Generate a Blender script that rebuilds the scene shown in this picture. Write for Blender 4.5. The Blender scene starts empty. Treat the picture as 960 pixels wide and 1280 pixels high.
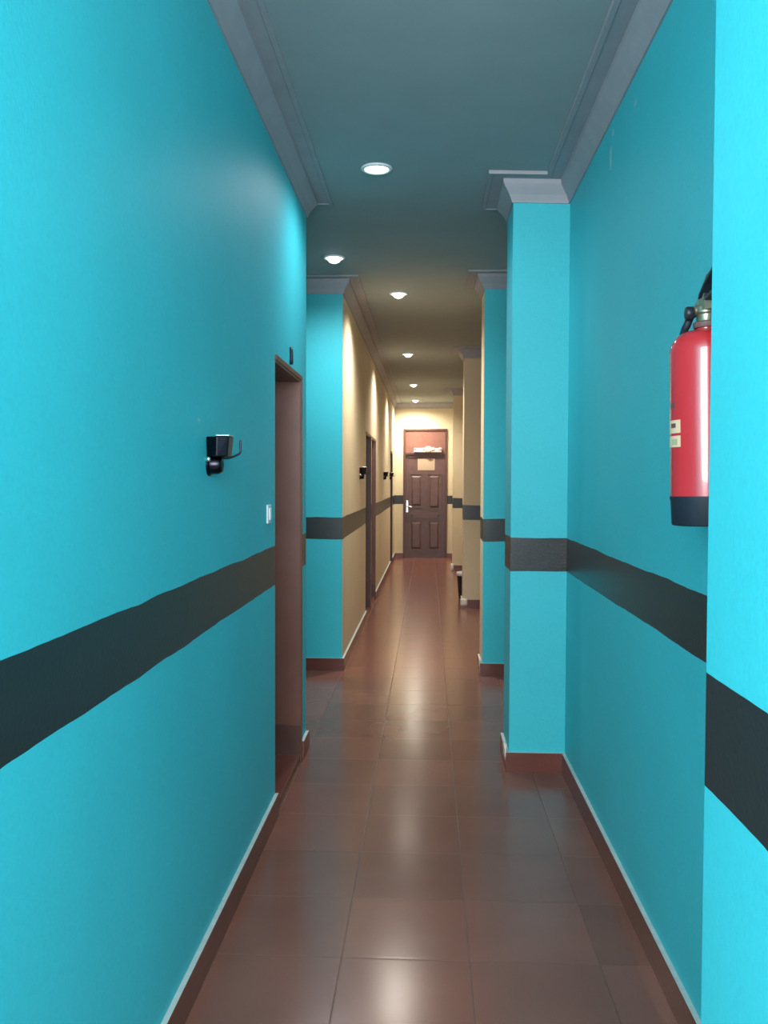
import bpy, bmesh, math, random
from mathutils import Vector, Matrix
from math import sin, cos, pi, radians
random.seed(4)
SC = bpy.context.scene
COL = SC.collection

# ------------------------------------------------------------------ materials
def newmat(name):
    m = bpy.data.materials.new(name); m.use_nodes = True
    nt = m.node_tree; b = nt.nodes['Principled BSDF']
    return m, nt, b

class NT:
    def __init__(s, nt): s.nt = nt
    def n(s, t, **k):
        o = s.nt.nodes.new(t)
        for a, v in k.items(): setattr(o, a, v)
        return o
    def l(s, a, b): s.nt.links.new(a, b)
    def math(s, op, a, b=None, c=None, clamp=False):
        o = s.n('ShaderNodeMath', operation=op); o.use_clamp = clamp
        for i, v in enumerate((a, b, c)):
            if v is None: continue
            if isinstance(v, (int, float)): o.inputs[i].default_value = v
            else: s.l(v, o.inputs[i])
        return o.outputs[0]
    def mix(s, f, a, b):
        o = s.n('ShaderNodeMix', data_type='RGBA')
        for i, v in ((0, f), (6, a), (7, b)):
            if isinstance(v, (int, float)): o.inputs[i].default_value = v
            elif isinstance(v, tuple): o.inputs[i].default_value = (*v, 1)
            else: s.l(v, o.inputs[i])
        return o.outputs[2]

def simple(name, col, rough=.5, metal=0, spec=.5, noise=.0, nscale=20, bump=0, coat=0):
    m, nt, b = newmat(name); t = NT(nt)
    b.inputs['Roughness'].default_value = rough; b.inputs['Metallic'].default_value = metal
    b.inputs['Specular IOR Level'].default_value = spec
    b.inputs['Coat Weight'].default_value = coat
    tc = t.n('ShaderNodeTexCoord')
    nz = t.n('ShaderNodeTexNoise'); nz.inputs['Scale'].default_value = nscale
    t.l(tc.outputs['Object'], nz.inputs['Vector'])
    f = t.math('MULTIPLY_ADD', nz.outputs[0], noise * 2, 1 - noise)
    c = t.n('ShaderNodeVectorMath', operation='SCALE'); c.inputs[0].default_value = col
    t.l(f, c.inputs['Scale']); t.l(c.outputs[0], b.inputs['Base Color'])
    if bump:
        bp = t.n('ShaderNodeBump'); bp.inputs['Strength'].default_value = bump
        bp.inputs['Distance'].default_value = .002
        t.l(nz.outputs[0], bp.inputs['Height']); t.l(bp.outputs[0], b.inputs['Normal'])
    return m

def wallmat(name, col, chips=()):
    """painted plaster with a hand-painted dark band at dado height"""
    m, nt, b = newmat(name); t = NT(nt)
    tc = t.n('ShaderNodeTexCoord'); P = tc.outputs['Object']
    sp = t.n('ShaderNodeSeparateXYZ'); t.l(P, sp.inputs[0])
    n1 = t.n('ShaderNodeTexNoise'); n1.inputs['Scale'].default_value = 3.0; n1.inputs['Detail'].default_value = 3
    n2 = t.n('ShaderNodeTexNoise'); n2.inputs['Scale'].default_value = 90; n2.inputs['Detail'].default_value = 3
    n3 = t.n('ShaderNodeTexNoise'); n3.inputs['Scale'].default_value = 1.3; n3.inputs['Detail'].default_value = 4
    for q in (n1, n2, n3): t.l(P, q.inputs['Vector'])
    z = t.math('MULTIPLY_ADD', sp.outputs[1], -.0036, sp.outputs[2])
    z = t.math('ADD', z, t.math('MULTIPLY_ADD', n1.outputs[0], .02, -.01))
    lo = t.math('GREATER_THAN', z, 1.032); hi = t.math('LESS_THAN', z, 1.207)
    band = t.math('MULTIPLY', lo, hi)
    f = t.math('MULTIPLY_ADD', n3.outputs[0], .24, .88)
    f = t.math('MULTIPLY', f, t.math('MULTIPLY_ADD', n2.outputs[0], .16, .92))
    c = t.n('ShaderNodeVectorMath', operation='SCALE'); c.inputs[0].default_value = col; t.l(f, c.inputs['Scale'])
    out = c.outputs[0]
    for (cy, cz, ry, rz) in chips:
        a = t.math('DIVIDE', t.math('SUBTRACT', sp.outputs[1], cy), ry)
        d = t.math('DIVIDE', t.math('SUBTRACT', sp.outputs[2], cz), rz)
        r = t.math('ADD', t.math('MULTIPLY', a, a), t.math('MULTIPLY', d, d))
        r = t.math('ADD', r, t.math('MULTIPLY_ADD', n2.outputs[0], 1.6, -.8))
        out = t.mix(t.math('MULTIPLY', t.math('LESS_THAN', r, 1), .45), out, (.55, .62, .62))
    out = t.mix(band, out, BAND)
    t.l(out, b.inputs['Base Color'])
    t.l(t.math('MULTIPLY_ADD', band, .15, .35), b.inputs['Specular IOR Level'])
    rr = t.math('MULTIPLY_ADD', band, -.22, .56); t.l(rr, b.inputs['Roughness'])
    bp = t.n('ShaderNodeBump'); bp.inputs['Strength'].default_value = .35; bp.inputs['Distance'].default_value = .0015
    h = t.math('ADD', n2.outputs[0], t.math('MULTIPLY', n1.outputs[0], 1.5))
    t.l(h, bp.inputs['Height']); t.l(bp.outputs[0], b.inputs['Normal'])
    return m

BAND = (.019, .020, .021)
CYAN = wallmat('cyan_wall_paint', (.044, .495, .565), chips=((2.63, 1.69, .018, .006),))
CYAN_R = wallmat('cyan_wall_paint_scuffed', (.044, .495, .565), chips=((3.62, 2.80, .02, .05), (3.58, 2.885, .02, .012), (3.2, 2.84, .02, .01)))
YEL = wallmat('ochre_wall_paint', (.62, .525, .37))
PLASTER = simple('grey_plaster', (.30, .345, .355), .75, noise=.08, nscale=4, bump=.25)
CORN = simple('cornice_plaster', (.335, .33, .36), .65, noise=.12, nscale=9, bump=.5)
SKIRT = simple('red_brown_skirting_tile', (.15, .038, .026), .28, noise=.2, nscale=5)
GROUT = simple('pale_skirting_edge', (.42, .48, .46), .7, noise=.2, nscale=30)
WOOD = simple('brown_stained_wood', (.16, .062, .045), .35, noise=.25, nscale=6)
WOODD = simple('dark_stained_wood', (.085, .035, .028), .38, noise=.3, nscale=8)
WOODR = simple('reddish_wood_panel', (.19, .08, .058), .3, noise=.25, nscale=5)
CHROME = simple('chrome', (.03, .027, .036), .3, 1)
STEEL = simple('bright_steel', (.8, .8, .78), .25, 1)
BRASS = simple('dull_brass', (.36, .33, .24), .38, .8)
RED = simple('red_enamel', (.55, .018, .024), .22, spec=.6, coat=.6)
BLACK = simple('black_plastic', (.012, .014, .02), .45)
BLACKR = simple('black_rubber', (.008, .012, .022), .6)
WHITEP = simple('white_plastic', (.72, .76, .78), .35)
PAPER = simple('beige_paper', (.36, .26, .19), .8)
LABEL = simple('cream_label', (.75, .50, .33), .6)
INK = simple('label_ink', (.16, .05, .05), .6)
DUST = simple('dusty_seal', (.16, .075, .07), .6)
GLASSY = simple('white_bag', (.62, .58, .55), .4)

def floormat():
    m, nt, b = newmat('brown_floor_tile'); t = NT(nt)
    tc = t.n('ShaderNodeTexCoord'); P = tc.outputs['Object']
    sp = t.n('ShaderNodeSeparateXYZ'); t.l(P, sp.inputs[0])
    W = .4055
    u = t.math('DIVIDE', t.math('SUBTRACT', sp.outputs[0], -.267), W)
    v = t.math('DIVIDE', t.math('SUBTRACT', sp.outputs[1], 2.76), W)
    def edge(q):
        fr = t.math('FRACT', q); a = t.math('MINIMUM', fr, t.math('SUBTRACT', 1, fr)); return a
    du = edge(u); dv = edge(v)
    nz = t.n('ShaderNodeTexNoise'); nz.inputs['Scale'].default_value = 3; nz.inputs['Detail'].default_value = 2; t.l(P, nz.inputs['Vector'])
    nf = t.n('ShaderNodeTexNoise'); nf.inputs['Scale'].default_value = 1.1; nf.inputs['Detail'].default_value = 3; t.l(P, nf.inputs['Vector'])
    gu = t.math('LESS_THAN', du, .006); gv = t.math('LESS_THAN', dv, .0035)
    g = t.math('MAXIMUM', gu, gv)
    cb = t.n('ShaderNodeCombineXYZ'); t.l(t.math('FLOOR', u), cb.inputs[0]); t.l(t.math('FLOOR', v), cb.inputs[1])
    wn = t.n('ShaderNodeTexWhiteNoise'); wn.noise_dimensions = '2D'; t.l(cb.outputs[0], wn.inputs['Vector'])
    f = t.math('ADD', t.math('MULTIPLY_ADD', wn.outputs[0], .3, .55), t.math('MULTIPLY', nz.outputs[0], .6))
    c = t.n('ShaderNodeVectorMath', operation='SCALE'); c.inputs[0].default_value = (.19, .064, .046); t.l(f, c.inputs['Scale'])
    c2 = t.mix(t.math('MULTIPLY', nf.outputs[0], .6), c.outputs[0], (.14, .076, .056))
    out = t.mix(t.math('MULTIPLY', g, t.math('MULTIPLY_ADD', nf.outputs[0], 1.2, -.2, clamp=True)), c2, (.035, .02, .015))
    t.l(out, b.inputs['Base Color'])
    r = t.math('ADD', t.math('MULTIPLY_ADD', nf.outputs[0], .05, .18), t.math('MULTIPLY', g, .3))
    t.l(r, b.inputs['Roughness'])
    b.inputs['Specular IOR Level'].default_value = .34
    # soft tile edges and an uneven glaze
    hu = t.math('MINIMUM', t.math('MULTIPLY', t.math('MINIMUM', du, dv), 40), 1)
    h = hu
    bp = t.n('ShaderNodeBump'); bp.inputs['Strength'].default_value = .12; bp.inputs['Distance'].default_value = .001
    t.l(h, bp.inputs['Height']); t.l(bp.outputs[0], b.inputs['Normal'])
    return m
FLOOR = floormat()

def emis(name, col, s):
    m, nt, b = newmat(name)
    b.inputs['Base Color'].default_value = (.8, .8, .8, 1)
    b.inputs['Emission Color'].default_value = (*col, 1); b.inputs['Emission Strength'].default_value = s
    return m
GLOWC = emis('lamp_lens_cool', (.95, .98, 1), 5)
GLOWW = emis('lamp_lens_warm', (1, .94, .82), 5)

# ------------------------------------------------------------------ mesh helpers
def link(name, bm, mats, parent=None, smooth=False, bevel=0, loc=None, autos=False):
    me = bpy.data.meshes.new(name)
    bmesh.ops.recalc_face_normals(bm, faces=bm.faces)
    bm.to_mesh(me); bm.free()
    o = bpy.data.objects.new(name, me); COL.objects.link(o)
    for m in (mats if isinstance(mats, (list, tuple)) else [mats]): me.materials.append(m)
    if smooth:
        for p in me.polygons: p.use_smooth = True
        if autos: 
            md = o.modifiers.new('ws', 'EDGE_SPLIT'); md.split_angle = radians(35)
    if bevel:
        md = o.modifiers.new('bev', 'BEVEL'); md.width = bevel; md.segments = 2; md.limit_method = 'ANGLE'
    if parent: o.parent = parent
    if loc: o.location = loc
    return o

def box(bm, x0, x1, y0, y1, z0, z1, mi=0):
    v = [bm.verts.new(p) for p in ((x0,y0,z0),(x1,y0,z0),(x1,y1,z0),(x0,y1,z0),(x0,y0,z1),(x1,y0,z1),(x1,y1,z1),(x0,y1,z1))]
    fs = []
    for q in ((0,3,2,1),(4,5,6,7),(0,1,5,4),(1,2,6,5),(2,3,7,6),(3,0,4,7)):
        f = bm.faces.new([v[i] for i in q]); f.material_index = mi; fs.append(f)
    return fs

def boxes(name, bl, mats, parent=None, fn=None, bevel=0, **k):
    bm = bmesh.new()
    for b in bl:
        for f in box(bm, *b[:6], mi=(b[6] if len(b) > 6 else 0)):
            if fn:
                f.normal_update(); f.material_index = fn(f.calc_center_median(), f.normal)
    return link(name, bm, mats, parent, bevel=bevel, **k)

def lathe(bm, prof, n=32, M=None, mi=0, cap=True):
    """prof: (radius, height) along local z"""
    M = M or Matrix.Identity(4); rings = []
    for r, z in prof:
        rings.append([bm.verts.new(M @ Vector((max(r, 1e-5)*cos(2*pi*i/n), max(r, 1e-5)*sin(2*pi*i/n), z))) for i in range(n)])
    for a, b in zip(rings, rings[1:]):
        for i in range(n):
            f = bm.faces.new((a[i], a[(i+1)%n], b[(i+1)%n], b[i])); f.material_index = mi
    if cap:
        for r in (rings[0], rings[-1]):
            f = bm.faces.new(r); f.material_index = mi

def tube(bm, pts, r, n=10, mi=0):
    P = [Vector(p) for p in pts]; rings = []
    up = Vector((.13, .27, .95)).normalized()
    for i, p in enumerate(P):
        t = (P[min(i+1, len(P)-1)] - P[max(i-1, 0)]).normalized()
        a = t.cross(up)
        if a.length < .05: a = t.cross(Vector((1, 0, 0)))
        a.normalize(); b = t.cross(a)
        rr = r[i] if isinstance(r, (list, tuple)) else r
        rings.append([bm.verts.new(p + (a*cos(2*pi*k/n) + b*sin(2*pi*k/n))*rr) for k in range(n)])
    for a, b in zip(rings, rings[1:]):
        for i in range(n):
            f = bm.faces.new((a[i], a[(i+1)%n], b[(i+1)%n], b[i])); f.material_index = mi
    bm.faces.new(rings[0]).material_index = mi; bm.faces.new(rings[-1]).material_index = mi

def curve_pts(ctrl, n=10):
    P = [Vector(c) for c in ctrl]; out = []
    Q = [P[0]] + P + [P[-1]]
    for i in range(1, len(Q)-2):
        for k in range(n):
            t = k/n; a, b, c, d = Q[i-1], Q[i], Q[i+1], Q[i+2]
            out.append(.5*((2*b) + (c-a)*t + (2*a-5*b+4*c-d)*t*t + (-a+3*b-3*c+d)*t**3))
    out.append(P[-1]); return out

def sweep(name, path, side, prof, mats, zf=None, topmat=False, parent=None, closed=False, endpatch=None):
    """moulding along a plan polyline; side=+1: room to the left of travel"""
    bm = bmesh.new(); P = [Vector(p) for p in path]; rows = []
    def nrm(a, b):
        d = (b-a).normalized(); return Vector((-d.y, d.x))*side
    for i, p in enumerate(P):
        if i == 0: o = nrm(P[0], P[1])
        elif i == len(P)-1: o = nrm(P[-2], P[-1])
        else:
            a, b = nrm(P[i-1], p), nrm(p, P[i+1]); o = (a+b)/(1+a.dot(b))
        z0 = zf(p.x, p.y) if zf else 0
        rows.append([bm.verts.new((p.x+o.x*e, p.y+o.y*e, z0+h)) for e, h in prof])
    for a, b in zip(rows, rows[1:]):
        for k in range(len(prof)-1):
            f = bm.faces.new((a[k], a[k+1], b[k+1], b[k])); f.normal_update()
            f.material_index = 1 if (topmat and abs(f.normal.z) > .8 and prof[k][1] > .02) else 0
    bm.faces.new(rows[0]); bm.faces.new(rows[-1])
    return link(name, bm, mats, parent)

def empty(name, loc, rz=0):
    o = bpy.data.objects.new(name, None); COL.objects.link(o); o.location = loc; o.rotation_euler.z = rz
    o.empty_display_size = .05
    return o
def tag(o, label=None, cat=None, group=None, kind=None):
    for k, v in (('label', label), ('category', cat), ('group', group), ('kind', kind)):
        if v: o[k] = v
    return o
def S(o, label, cat): return tag(o, label, cat, kind='structure')
def clone(o, loc, label):
    c = o.copy(); COL.objects.link(c); c.location = loc; c['label'] = label
    for ch in list(o.children):
        d = ch.copy(); COL.objects.link(d); d.parent = c
        for g in list(ch.children):
            e = g.copy(); COL.objects.link(e); e.parent = d
    return c

# ------------------------------------------------------------------ dimensions (metres, Y runs down the corridor)
XL, XR, XP = -.685, .72, .43          # left wall, right wall, pilaster face
YEND = 18.07
PIL = [(.92, 1.385), (4.64, 4.98), (6.95, 7.32), (10.8, 11.15), (15.4, 15.75)]
ALC = (4.96, 7.08)                    # side passage on the left
D1 = (3.95, 4.76); D2 = (9.76, 10.56); D3 = (10.74, 11.5); D4 = (16.1, 16.9)
DH = 2.065; TOP = 3.3
def sm(a, b, x):
    t = min(1, max(0, (x-a)/(b-a))); return t*t*(3-2*t)
def zc(x, y):
    near = 3.078 - .030*x; far = 3.128 + .004*(y-7)*.5
    s = sm(4.7, 7, y); return near*(1-s) + far*s

# ------------------------------------------------------------------ room shell
S(boxes('floor', [(-4, 2, -3.5, YEND+.2, -.1, 0)], FLOOR), 'glossy red-brown square floor tiles running down the corridor', 'floor')
bm = bmesh.new()
ys = [-3.5, 0, 1, 2, 3, 4, 4.5, 4.7] + [4.7+.23*k for k in range(1, 11)] + [8, 10, 12, 14, 16, YEND+.2]; xs = [-4, -2.2, -.9, 0, .92, 2]
g = [[bm.verts.new((x, y, zc(x, y))) for x in xs] for y in ys]
for j in range(len(ys)-1):
    for i in range(len(xs)-1): bm.faces.new((g[j][i], g[j][i+1], g[j+1][i+1], g[j+1][i]))
bmesh.ops.recalc_face_normals(bm, faces=bm.faces)
if bm.faces[0].normal.z > 0: bmesh.ops.reverse_faces(bm, faces=bm.faces)
r = bmesh.ops.extrude_face_region(bm, geom=bm.faces[:])
for v in r['geom']:
    if isinstance(v, bmesh.types.BMVert): v.co.z += .12
S(link('ceiling', bm, PLASTER), 'flat grey plaster ceiling over the whole corridor', 'ceiling')

xa = XL-.2
S(boxes('wall_left', [(xa, XL, .95, D1[0], 0, TOP), (xa, XL, D1[0], D1[1], DH, TOP), (xa, XL, D1[1], ALC[0], 0, TOP),
        (-2.2, xa, 4.76, ALC[0], 0, TOP)], CYAN), 'turquoise left wall with dark band, from the camera to the side passage', 'wall')
S(boxes('wall_passage', [(-2.4, -2.2, 4.76, 7.28, 0, TOP)], CYAN), 'turquoise wall closing the side passage on the left', 'wall')
def yfn(c, n): return 0 if (n.y < -.5 and c.y < 7.2) else 1
S(boxes('wall_left', [(-2.2, xa, 7.08, 7.28, 0, TOP), (xa, XL, 7.08, D2[0], 0, TOP), (xa, XL, D2[0], D2[1], DH, TOP), (xa, XL, D2[1], D3[0], 0, TOP),
        (xa, XL, D3[0], D3[1], DH, TOP), (xa, XL, D3[1], D4[0], 0, TOP), (xa, XL, D4[0], D4[1], DH+.03, TOP), (xa, XL, D4[1], YEND, 0, TOP)],
        [CYAN, YEL], fn=yfn), 'far left wall, turquoise facing the camera and ochre yellow along the corridor', 'wall')
def rfn(c, n): return 0 if c.y < 7.1 else 1
wr = S(boxes('wall_right', [(XR, XR+.2, .9, 7.1, 0, TOP), (XR, XR+.2, 7.1, YEND, 0, TOP)], [CYAN_R, YEL], fn=rfn),
       'right wall with dark band behind the fire extinguisher, stepping in and out with pilasters', 'wall')
plab = ['brightly lit turquoise pilaster at the right edge of the picture', 'turquoise pilaster with grey band beyond the extinguisher',
        'turquoise pilaster facing the camera with an ochre inner side', 'ochre pilaster with pale skirting corner beside the bin', 'ochre pilaster nearest the end door']
for k, (a, b) in enumerate(PIL):
    def pfn(c, n, k=k): return 1 if (k >= 3 or (k == 2 and n.y > -.5)) else 0
    p = boxes('pilaster', [(XP, XR, a, b, 0, TOP)], [CYAN, YEL], wr, fn=pfn); p['label'] = plab[k]
ED = (-.505, .385, 2.622)
S(boxes('wall_end', [(xa, ED[0], YEND, YEND+.2, 0, TOP), (ED[1], XR+.2, YEND, YEND+.2, 0, TOP), (ED[0], ED[1], YEND, YEND+.2, ED[2], TOP)], YEL),
  'ochre end wall around the far brown door', 'wall')
# the lobby behind the camera, open to daylight through a wide window
S(boxes('wall_lobby', [(-3.0, -1.7, -1.5, 1.15, 0, TOP), (-2.8, xa, .95, 1.15, 0, TOP)], CYAN), 'turquoise lobby wall behind the camera, left', 'wall')
S(boxes('wall_lobby', [(1.5, 1.7, -1.5, .92, 0, TOP), (XR, 1.5, .72, .92, 0, TOP)], CYAN), 'turquoise lobby wall behind the camera, right', 'wall')
S(boxes('wall_back', [(-3.0, -1.9, -1.7, -1.5, 0, TOP), (1.1, 1.7, -1.7, -1.5, 0, TOP), (-1.9, 1.1, -1.7, -1.5, 2.87, TOP), (-1.9, 1.1, -1.7, -1.5, 0, 1.48)], CYAN),
  'lobby wall with a wide window opening behind the camera', 'wall')

# cornices
CP = [(0, -.118), (.008, -.118), (.010, -.108), (.022, -.080), (.040, -.055), (.052, -.036), (.055, -.030), (.056, -.010), (.112, -.010), (.114, -.013), (.134, -.013), (.135, -.002), (.134, .05), (0, .05)]
def rpath(y0=.72, yend=YEND):
    p = [(XR, y0)]
    for a, b in PIL: p += [(XR, a), (XP, a), (XP, b), (XR, b)]
    return p
rp = [(XP, .92)] + [q for q in rpath()[3:]]
S(sweep('trim_1', rp + [(XR, YEND), (XL, YEND), (XL, ALC[1]), (-2.2, ALC[1])], 1, CP, CORN, zf=zc),
  'moulded plaster cornice around the right wall, pilasters, end wall and far left wall', 'cornice')
S(sweep('trim_2', [(XL, 1.15), (XL, ALC[0]), (-2.2, ALC[0])], -1, CP, CORN, zf=zc), 'moulded plaster cornice above the near left wall', 'cornice')

# skirtings
BP = [(0, -.01), (.018, -.01), (.018, .097), (.016, .1), (0, .1)]
SK = [SKIRT, GROUT]
S(sweep('baseboard_right', rp + [(XR, YEND), (ED[1]+.0, YEND)], 1, BP, SK, topmat=True), 'red-brown tile skirting along the right wall and pilasters', 'skirting')
S(sweep('baseboard_left', [(XL, .97), (XL, D1[0])], -1, BP, SK, topmat=True), 'red-brown tile skirting on the near left wall', 'skirting')
S(sweep('baseboard_left', [(XL, D1[1]), (XL, ALC[0]), (-2.2, ALC[0])], -1, BP, SK, topmat=True), 'short skirting between the near door and side passage', 'skirting')
S(sweep('baseboard_left', [(-2.2, ALC[1]), (XL, ALC[1]), (XL, D2[0])], -1, BP, SK, topmat=True), 'skirting around the turquoise and ochre corner', 'skirting')
S(sweep('baseboard_left', [(XL, D3[1]), (XL, D4[0])], -1, BP, SK, topmat=True), 'skirting on the far ochre left wall', 'skirting')
S(sweep('baseboard_end', [(XL, D4[1]), (XL, YEND), (ED[0], YEND)], -1, BP, SK, topmat=True), 'skirting left of the far door', 'skirting')

# pale bumpy patches set on the skirting corners of the pilasters
def patch(x0, x1, y0, y1, z0, z1, lab):
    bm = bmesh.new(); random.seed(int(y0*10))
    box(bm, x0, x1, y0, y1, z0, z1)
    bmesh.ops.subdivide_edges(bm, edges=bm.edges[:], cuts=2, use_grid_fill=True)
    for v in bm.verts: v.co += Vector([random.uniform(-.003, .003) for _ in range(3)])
    o = link('pale_patch', bm, PALE, bb, smooth=True); o['label'] = lab
PALE = simple('pale_patch_surface', (.75, .72, .66), .35, noise=.1)
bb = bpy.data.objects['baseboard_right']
patch(XP-.024, XP-.014, 4.63, 4.72, .06, .135, 'pale patch at the nearer turquoise pilaster')
patch(XP-.024, XP-.014, 6.94, 7.06, .07, .14, 'pale patch at the second turquoise pilaster')
patch(XP-.03, XP+.05, 10.768, 10.784, .03, .11, 'white patch on the ochre pilaster skirting')
patch(XP-.03, XP+.015, 15.368, 15.384, .0, .13, 'white patch on the last pilaster skirting')

# ------------------------------------------------------------------ doors on the left wall
def panel_leaf(bm, w, h, t, panels, m=.0):
    """leaf in local x (0..w), thickness +-t/2 in y, z 0..h, with sunk-and-raised panels on the -y face"""
    box(bm, 0, w, -t/2, t/2, 0, h)
    for (x0, x1, z0, z1) in panels:
        for (a, b, c, d) in ((x0, x1, z0, z0+.02), (x0, x1, z1-.02, z1), (x0, x0+.02, z0+.02, z1-.02), (x1-.02, x1, z0+.02, z1-.02)):
            box(bm, a, b, -t/2-.012, -t/2, c, d)
        i = .05
        v = [bm.verts.new((x, y, z)) for y, e in ((-t/2, 0), (-t/2-.014, .03)) for x, z in ((x0+i+e, z0+i+e), (x1-i-e, z0+i+e), (x1-i-e, z1-i-e), (x0+i+e, z1-i-e))]
        bm.faces.new(v[4:])
        for k in range(4): bm.faces.new((v[k], v[(k+1) % 4], v[4+(k+1) % 4], v[4+k]))

def side_door(n, ya, yb, top, label, dark=False):
    d = empty('door_%d' % n, (XL, (ya+yb)/2, 0)); S(d, label, 'door')
    cy = (ya+yb)/2; a, b = ya-cy, yb-cy
    fm = WOODD if dark else WOOD
    # lining of the reveal: slim jambs and head flush with the wall
    f = boxes('door_frame', [(-.2, -.003, a, a+.012, 0, top), (-.2, .002, b-.03, b, 0, top), (-.2, .002, a+.012, b-.03, top-.022, top)], fm, d, bevel=.003)
    boxes('architrave', [(.0, .008, b-.03, b+.008, 0, top), (.0, .008, a, b+.008, top-.012, top+.012)], fm, f, bevel=.003)
    boxes('plinth', [(-.19, .004, b-.04, b-.03, .03, .2), (-.19, -.004, a+.012, a+.02, .03, .2)], WOODD, f, bevel=.002)
    boxes('threshold', [(-.2, .0, a+.03, b-.03, -.005, .035)], SKIRT, d, bevel=.003)
    w = (b-a)-.06; h = top-.075
    bm = bmesh.new()
    panel_leaf(bm, w, h, .04, [(.1, w/2-.03, .15, .85), (w/2+.03, w-.1, .15, .85), (.1, w/2-.03, 1.0, h-.12), (w/2+.03, w-.1, 1.0, h-.12)])
    bmesh.ops.transform(bm, matrix=Matrix.Translation((-.175, a+.03, .04)) @ Matrix.Rotation(pi/2, 4, 'Z'), verts=bm.verts)
    lf = link('door_leaf', bm, WOODD, d)
    bm = bmesh.new(); box(bm, -.155, -.15, a+.07, a+.1, .95, 1.15)
    tube(bm, [(-.152, a+.085, 1.08), (-.11, a+.085, 1.08), (-.108, a+.12, 1.08), (-.108, a+.19, 1.075)], .008)
    link('handle', bm, STEEL, lf, smooth=False)
    return d
side_door(1, D1[0], D1[1], DH, 'brown wooden doorway nearest the camera in the turquoise left wall')
side_door(2, D2[0], D2[1], DH, 'dark narrow doorway in the ochre left wall, nearer of the adjoining pair', True)
side_door(3, D3[0], D3[1], DH, 'brown doorway in the ochre left wall, farther of the adjoining pair')
side_door(4, D4[0], D4[1], DH+.03, 'dark doorway edge at the far end of the ochre left wall', True)

# ------------------------------------------------------------------ end door
ed = empty('door_5', (0, YEND, 0)); S(ed, 'brown panelled wooden door with transom closing the far end of the corridor', 'door')
x0, x1, zt = ED
LT = 2.10
fr = boxes('door_frame', [(x0, x0+.045, -.02, .12, 0, zt), (x1-.045, x1, -.02, .12, 0, zt), (x0+.045, x1-.045, -.02, .12, zt-.04, zt), (x0+.045, x1-.045, -.02, .12, LT, LT+.05)], WOODD, ed, bevel=.004)
tr = boxes('transom_panel', [(x0+.045, x1-.045, .01, .05, LT+.05, zt-.04)], WOODR, ed); tr['label'] = 'plain reddish wooden panel above the door'
# sloping carved moulding under the transom; pale colour stands for the downlight's glare
bm = bmesh.new()
sec = [(0.01, 2.14), (-.055, 2.145), (-.06, 2.16), (-.045, 2.19), (.01, 2.235)]
for xa_, xb_ in ((-.29, .27),):
    A = [bm.verts.new((xa_, y, z)) for y, z in sec]; B = [bm.verts.new((xb_, y, z)) for y, z in sec]
    for k in range(5): bm.faces.new((A[k], A[(k+1) % 5], B[(k+1) % 5], B[k]))
    bm.faces.new(A); bm.faces.new(B)
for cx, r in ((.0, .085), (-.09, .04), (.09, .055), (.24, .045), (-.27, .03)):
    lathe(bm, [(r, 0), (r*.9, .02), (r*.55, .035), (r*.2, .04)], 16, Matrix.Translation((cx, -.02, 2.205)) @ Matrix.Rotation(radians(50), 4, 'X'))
cm = link('carved_moulding', bm, simple('glare_pale_wood', (.42, .27, .25), .3, noise=.2), ed); cm['label'] = 'carved moulding above the leaf, glare put into its pale colour'
bm = bmesh.new(); w = x1-x0-.09
DW = simple('old_purple_brown_wood', (.10, .048, .044), .35, noise=.3, nscale=9)
lx = x0+.045
panel_leaf(bm, w, LT+.002, .045, [(.07, w/2-.035, 1.02, 1.72), (w/2+.035, w-.07, .98, 1.72), (.07, w/2-.035, .14, .78), (w/2+.035, w-.07, .14, .78), (.07, w-.07, .81, .91)])
bmesh.ops.transform(bm, matrix=Matrix.Translation((lx, .045, -.002)), verts=bm.verts)
leaf = link('door_leaf', bm, DW, ed)
nt_ = boxes('notice_sheet', [(-.215, .13, .0185, .0222, 1.785, 2.02)], PAPER, leaf); nt_['label'] = 'beige rectangular notice near the top of the door'
boxes('top_rail', [(lx+.05, x1-.12, .005, .022, 2.04, 2.075)], WOODD, leaf, bevel=.003)
bm = bmesh.new()
box(bm, -.445, -.405, .012, .024, .93, 1.17)
tube(bm, [(-.425, .015, 1.05), (-.425, -.04, 1.05), (-.40, -.05, 1.05), (-.33, -.05, 1.03)], .014)
lathe(bm, [(.022, 0), (.022, .03), (.015, .036)], 16, Matrix.Translation((-.425, .015, 1.14)) @ Matrix.Rotation(pi/2, 4, 'X'))
hd = link('handle', bm, STEEL, leaf, smooth=True, autos=True); hd['label'] = 'bright metal plate and lever handle'

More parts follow.
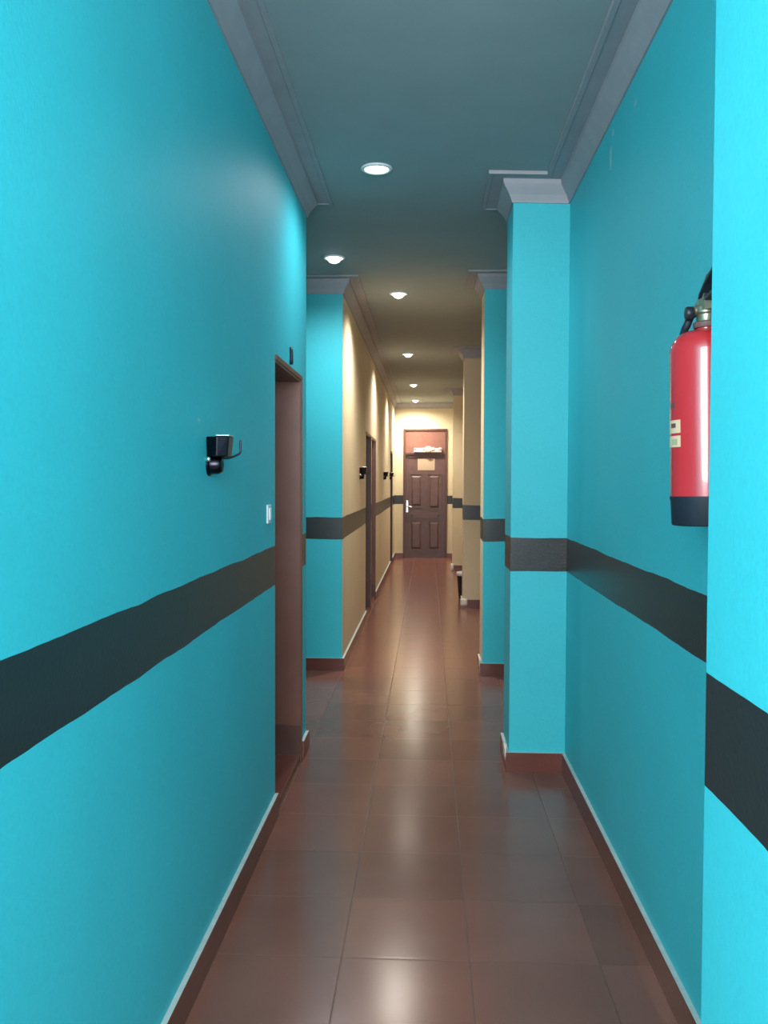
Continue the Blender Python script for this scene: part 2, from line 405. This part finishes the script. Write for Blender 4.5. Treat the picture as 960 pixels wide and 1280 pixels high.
# ------------------------------------------------------------------ recessed downlights
def downlight(x, y, label, lens):
    z = zc(x, y); dep = .01 if y < 5 else .042
    d = empty('downlight', (x, y, z)); tag(d, label, 'ceiling light', 'recessed ceiling downlights')
    bm = bmesh.new()
    lathe(bm, [(.062, .0), (.078, -.001), (.08, -.005), (.076, -.010), (.064, -.012), (.060, -.006), (.060, .0)], 36, cap=False)
    link('trim_ring', bm, WHITEP, d, smooth=True)
    bm = bmesh.new()
    lathe(bm, [(.061, -.003), (.052, -.003-.3*dep), (.035, -.003-.75*dep), (.015, -.003-.97*dep), (.002, -.003-dep)], 32, cap=False)
    link('lens', bm, lens, d, smooth=True)
    return d
DL = [(-.266, 4.50, 'oval cool white downlight nearest the camera in the grey ceiling', GLOWC, 70, (.86, .93, 1), 'c'),
      (-.68, 6.38, 'brightest flaring downlight above the side passage, by the turquoise corner', GLOWC, 100, (.85, .95, 1), 'c'),
      (-.26, 7.63, 'downlight just inside the ochre part of the corridor, second along its centre line', GLOWW, 205, (1, .92, .80), 'w'),
      (-.26, 11.2, 'downlight above the pair of adjoining doorways', GLOWW, 205, (1, .92, .80), 'w'),
      (-.248, 14.7, 'small downlight between the adjoining doorways and the end door', GLOWW, 205, (1, .92, .78), 'w'),
      (-.258, 17.5, 'farthest downlight, closest to the brown end door', GLOWW, 300, (1, .96, .80), 'w')]
for x, y, lab, lens, en, colr, k in DL:
    downlight(x, y, lab, lens)
    L = bpy.data.lights.new('downlight_beam', 'SPOT'); L.energy = en; L.color = colr; L.spot_size = radians(165 if k == 'c' else 146 if y < 16 else 168); L.spot_blend = 1
    L.shadow_soft_size = .05
    o = bpy.data.objects.new('downlight_beam', L); COL.objects.link(o); o.location = (x, y, zc(x, y)-(.02 if y < 5 else .06))

# ------------------------------------------------------------------ chrome wall holders
def holder(loc, label):
    d = empty('wall_holder', loc); tag(d, label, 'wall bracket', 'small metal holders on the left wall')
    bm = bmesh.new()   # rounded boss low on the wall
    R = Matrix.Translation((0, 0, -.046)) @ Matrix.Rotation(pi/2, 4, 'Y')
    lathe(bm, [(.036, 0), (.036, .005), (.030, .010), (.029, .034), (.022, .044), (.002, .048)], 28, R)
    link('boss', bm, CHROME, d, smooth=True, autos=True)
    bm = bmesh.new()   # flared block
    v = []
    for z, e in ((-.022, 0), (.040, .006)):
        v.append([bm.verts.new(p) for p in ((.0, -.024-e, z), (.034+e/2, -.043-e, z), (.066+e, -.028-e, z), (.066+e, .03+e, z), (.0, .036+e, z))])
    bm.faces.new(v[0]); bm.faces.new(v[1])
    for k in range(5): bm.faces.new((v[0][k], v[0][(k+1) % 5], v[1][(k+1) % 5], v[1][k]))
    blk = link('block', bm, CHROME, d, bevel=.003)
    boxes('top_cap', [(.028, .071, -.026, .034, .041, .047)], STEEL, blk, bevel=.002)
    bm = bmesh.new()
    tube(bm, curve_pts([(.035, 0, -.024), (.062, .0, -.026), (.090, .0, -.016), (.100, .0, -.008), (.1005, 0, .008), (.1005, 0, .030)], 6), .0032, 8)
    link('hook', bm, CHROME, d, smooth=True)
    bm = bmesh.new(); lathe(bm, [(.009, 0), (.008, .006), (.002, .008)], 14, Matrix.Translation((.008, -.034, -.030)) @ Matrix.Rotation(pi/2, 4, 'X'))
    link('screw', bm, STEEL, d, smooth=True)
    return d
h0 = holder((XL, 2.745, 1.605), 'dark metal holder with shiny top and thin upturned hook on the turquoise left wall')
for y, z, lab in ((8.87, 1.625, 'small dark holder on the ochre left wall before the adjoining doorways'),
                  (13.62, 1.645, 'small dark holder on the ochre left wall beyond the adjoining doorways'),
                  (15.75, 1.66, 'tiny dark holder farthest along the ochre left wall, by the last doorway')):
    clone(h0, (XL, y, z), lab)

# light switch
sw = empty('light_switch', (XL, 3.775, 1.37)); tag(sw, 'small white light switch beside the near brown doorway', 'light switch')
boxes('plate', [(0, .008, -.04, .04, -.04, .04)], WHITEP, sw, bevel=.003)
rk = boxes('rocker', [(.007, .014, -.018, .018, -.026, .026)], WHITEP, sw, bevel=.003)
# cable end above the door
bm = bmesh.new()
tube(bm, [(.008, 0, 0), (.009, 0, .03), (.008, .001, .06), (.006, .001, .085)], [.009, .008, .008, .007], 10)
c = link('cable_stub', bm, BLACK, smooth=True, loc=(XL+.001, 4.37, 2.088)); tag(c, 'short dark cable end standing on the lintel of the near doorway', 'cable')

# ------------------------------------------------------------------ fire extinguisher
ex = empty('fire_extinguisher', (.629, 2.03, 1.41)); tag(ex, 'red fire extinguisher hanging on the right turquoise wall, half behind the near pilaster', 'fire extinguisher')
ex.rotation_euler = (0, radians(-1.2), 0)
R_ = .080
bm = bmesh.new()
pr = [(.072, .055), (R_, .06), (R_, .386)]
for k in range(1, 9):
    a = k/8*radians(72); pr.append((.022+(R_-.022)*cos(a)**.8, .386+.050*sin(a)))
pr += [(.022, .438), (.022, .446)]
lathe(bm, pr, 56)
body = link('cylinder', bm, RED, ex, smooth=True, autos=True)
bm = bmesh.new(); lathe(bm, [(.070, 0), (.076, .001), (.078, .004), (.0797, .055), (.0815, .062), (.0815, .066), (.079, .067)], 56)
link('base_skirt', bm, BLACKR, ex, smooth=True, autos=True)
bm = bmesh.new(); lathe(bm, [(.0812, .3), (.0812, .303)], 56, cap=False)
bm.free()
bm = bmesh.new(); lathe(bm, [(.027, .441), (.029, .444), (.029, .452), (.025, .455)], 28)
link('neck_ring', bm, DUST, ex, smooth=True, autos=True)
bm = bmesh.new()
lathe(bm, [(.020, .452), (.022, .456), (.022, .470), (.026, .474), (.026, .486), (.020, .492), (.018, .505), (.010, .508)], 24)
box(bm, -.016, .016, -.040, .030, .478, .503)
lathe(bm, [(.011, 0), (.011, .031)], 16, Matrix.Translation((0, 0, .480)) @ Matrix.Rotation(-pi/2, 4, 'Y'))
vl = link('valve', bm, BRASS, ex, smooth=True, autos=True)
bm = bmesh.new()
lathe(bm, [(.013, 0), (.015, .003), (.015, .014), (.013, .017), (.002, .018)], 28, Matrix.Translation((-.030, -.004, .474)) @ Matrix.Rotation(-pi/2, 4, 'Y'))
gg = link('pressure_gauge', bm, BLACK, vl, smooth=True, autos=True)
# carrying handle and squeeze lever (folded sheet), reaching out over the valve
def lever(pts, w):
    bm = bmesh.new(); V = []
    for y, z, ww in pts:
        V.append([bm.verts.new((sx*ww, y, z+dz)) for sx, dz in ((-1, 0), (1, 0), (1, .009), (-1, .009))])
    for a, b in zip(V, V[1:]):
        for k in range(4): bm.faces.new((a[k], a[(k+1) % 4], b[(k+1) % 4], b[k]))
    bm.faces.new(V[0]); bm.faces.new(V[-1]); return bm
o = link('squeeze_lever', lever([(.034, .492, .012), (.0, .510, .017), (-.03, .532, .014), (-.09, .556, .012), (-.135, .566, .010)], 0), BLACK, ex, bevel=.002)
o = link('carrying_handle', lever([(.03, .486, .012), (-.03, .494, .016), (-.085, .500, .016), (-.130, .496, .012)], 0), BLACK, ex, bevel=.002)
# upright back of the lever as seen from below
bm = bmesh.new()
v = [bm.verts.new(p) for p in ((-.018, -.01, .492), (.012, -.01, .492), (.018, -.01, .566), (.006, -.01, .566), (-.018, .02, .492), (.012, .02, .492), (.018, .02, .566), (.006, .02, .566))]
for q in ((0, 1, 2, 3), (4, 7, 6, 5), (0, 4, 5, 1), (1, 5, 6, 2), (2, 6, 7, 3), (3, 7, 4, 0)): bm.faces.new([v[i] for i in q])
link('lever_back', bm, BLACK, ex, bevel=.003)
bm = bmesh.new()
tube(bm, curve_pts([(-.02, .01, .478), (-.030, .014, .470), (-.038, .016, .452), (-.042, .03, .435), (-.040, .078, .38), (-.02, .090, .30), (-.01, .090, .20), (-.01, .090, .12)], 8), .0085, 10)
hs = link('hose', bm, BLACKR, ex, smooth=True)
bm = bmesh.new(); lathe(bm, [(.011, .0), (.016, .002), (.012, .06), (.010, .1)], 16, Matrix.Translation((-.01, .092, .03)))
link('nozzle', bm, BLACK, hs, smooth=True, autos=True)
bm = bmesh.new()
box(bm, .078, .083, -.02, .02, .05, .36); box(bm, .02, .082, -.012, .012, .444, .452)
tube(bm, [(R_*1.01*cos(t), R_*1.01*sin(t), .20) for t in [radians(a) for a in range(-40, 41, 8)]], .003, 8)
link('wall_bracket', bm, STEEL, ex)
def wrap(name, p0, p1, z0, z1, r, mat, parent, th=.0006):
    bm = bmesh.new(); n = 14; A = []
    for i in range(n+1):
        a = radians(p0+(p1-p0)*i/n)
        A.append([bm.verts.new((rr*cos(a), rr*sin(a), z)) for rr, z in ((r, z0), (r, z1), (r+th, z1), (r+th, z0))])
    for a, b in zip(A, A[1:]):
        for k in range(4): bm.faces.new((a[k], a[(k+1) % 4], b[(k+1) % 4], b[k]))
    bm.faces.new(A[0]); bm.faces.new(A[-1])
    return link(name, bm, mat, parent, smooth=False)
l1 = wrap('label', 150, 209, .207, .236, R_, LABEL, body); l1['label'] = 'upper cream label with small print'
l2 = wrap('label', 150, 209, .176, .201, R_, LABEL, body); l2['label'] = 'lower cream label'
wrap('print', 183, 198, .219, .229, R_+.0006, INK, l1, .0002)
wrap('print', 186, 202, .181, .194, R_+.0006, simple('faded_print', (.42, .38, .22), .6), l2, .0002)
wrap('stamp_mark', 182, 196, .263, .275, R_, INK, body)

# ------------------------------------------------------------------ waste bin
wb = empty('waste_bin', (.512, 11.72, 0)); tag(wb, 'small black waste bin on the floor behind the ochre pilaster', 'bin')
bm = bmesh.new(); lathe(bm, [(.10, 0), (.103, .006), (.128, .325), (.128, .33), (.120, .33), (.112, .1), (.1, .012), (.002, .012)], 32)
link('body', bm, BLACK, wb, smooth=True, autos=True)
bm = bmesh.new(); lathe(bm, [(.1295, .300), (.134, .322), (.133, .342), (.126, .346), (.119, .335), (.117, .28)], 32, cap=False)
o = link('liner', bm, GLASSY, wb, smooth=True); o['label'] = 'pale bin liner folded over the rim'

# ------------------------------------------------------------------ light
def area(name, loc, rot, sx, sy, e, col):
    L = bpy.data.lights.new(name, 'AREA'); L.shape = 'RECTANGLE'; L.size = sx; L.size_y = sy; L.energy = e; L.color = col
    o = bpy.data.objects.new(name, L); COL.objects.link(o); o.location = loc; o.rotation_euler = rot; return o
area('daylight', (-.3, -1.52, 2.18), (radians(90), 0, 0), 2.9, 1.35, 405, (.90, .97, 1))
W = bpy.data.worlds.new('World'); SC.world = W; W.use_nodes = True
W.node_tree.nodes['Background'].inputs[0].default_value = (.75, .88, 1, 1)
W.node_tree.nodes['Background'].inputs[1].default_value = 1.0

# ------------------------------------------------------------------ camera
cam = bpy.data.cameras.new('camera'); co = bpy.data.objects.new('camera', cam); COL.objects.link(co)
cam.sensor_fit = 'VERTICAL'; cam.sensor_height = 36; cam.lens = 36*1110/1280; cam.clip_start = .02
y, p, r = radians(2.84), radians(1.8), radians(.2)
right = Vector((cos(y), sin(y), 0)); f0 = Vector((-sin(y), cos(y), 0))
f = f0*cos(p) - Vector((0, 0, 1))*sin(p); u = right.cross(f)
r2 = right*cos(r) + u*sin(r); u2 = -right*sin(r) + u*cos(r)
M = Matrix((r2, u2, -f)).transposed().to_4x4(); M.translation = (0, 0, 1.5)
co.matrix_world = M; SC.camera = co
vs = SC.view_settings; vs.view_transform = 'Standard'; vs.look = 'None'; vs.gamma = 1; vs.use_curve_mapping = False; vs.exposure = 0
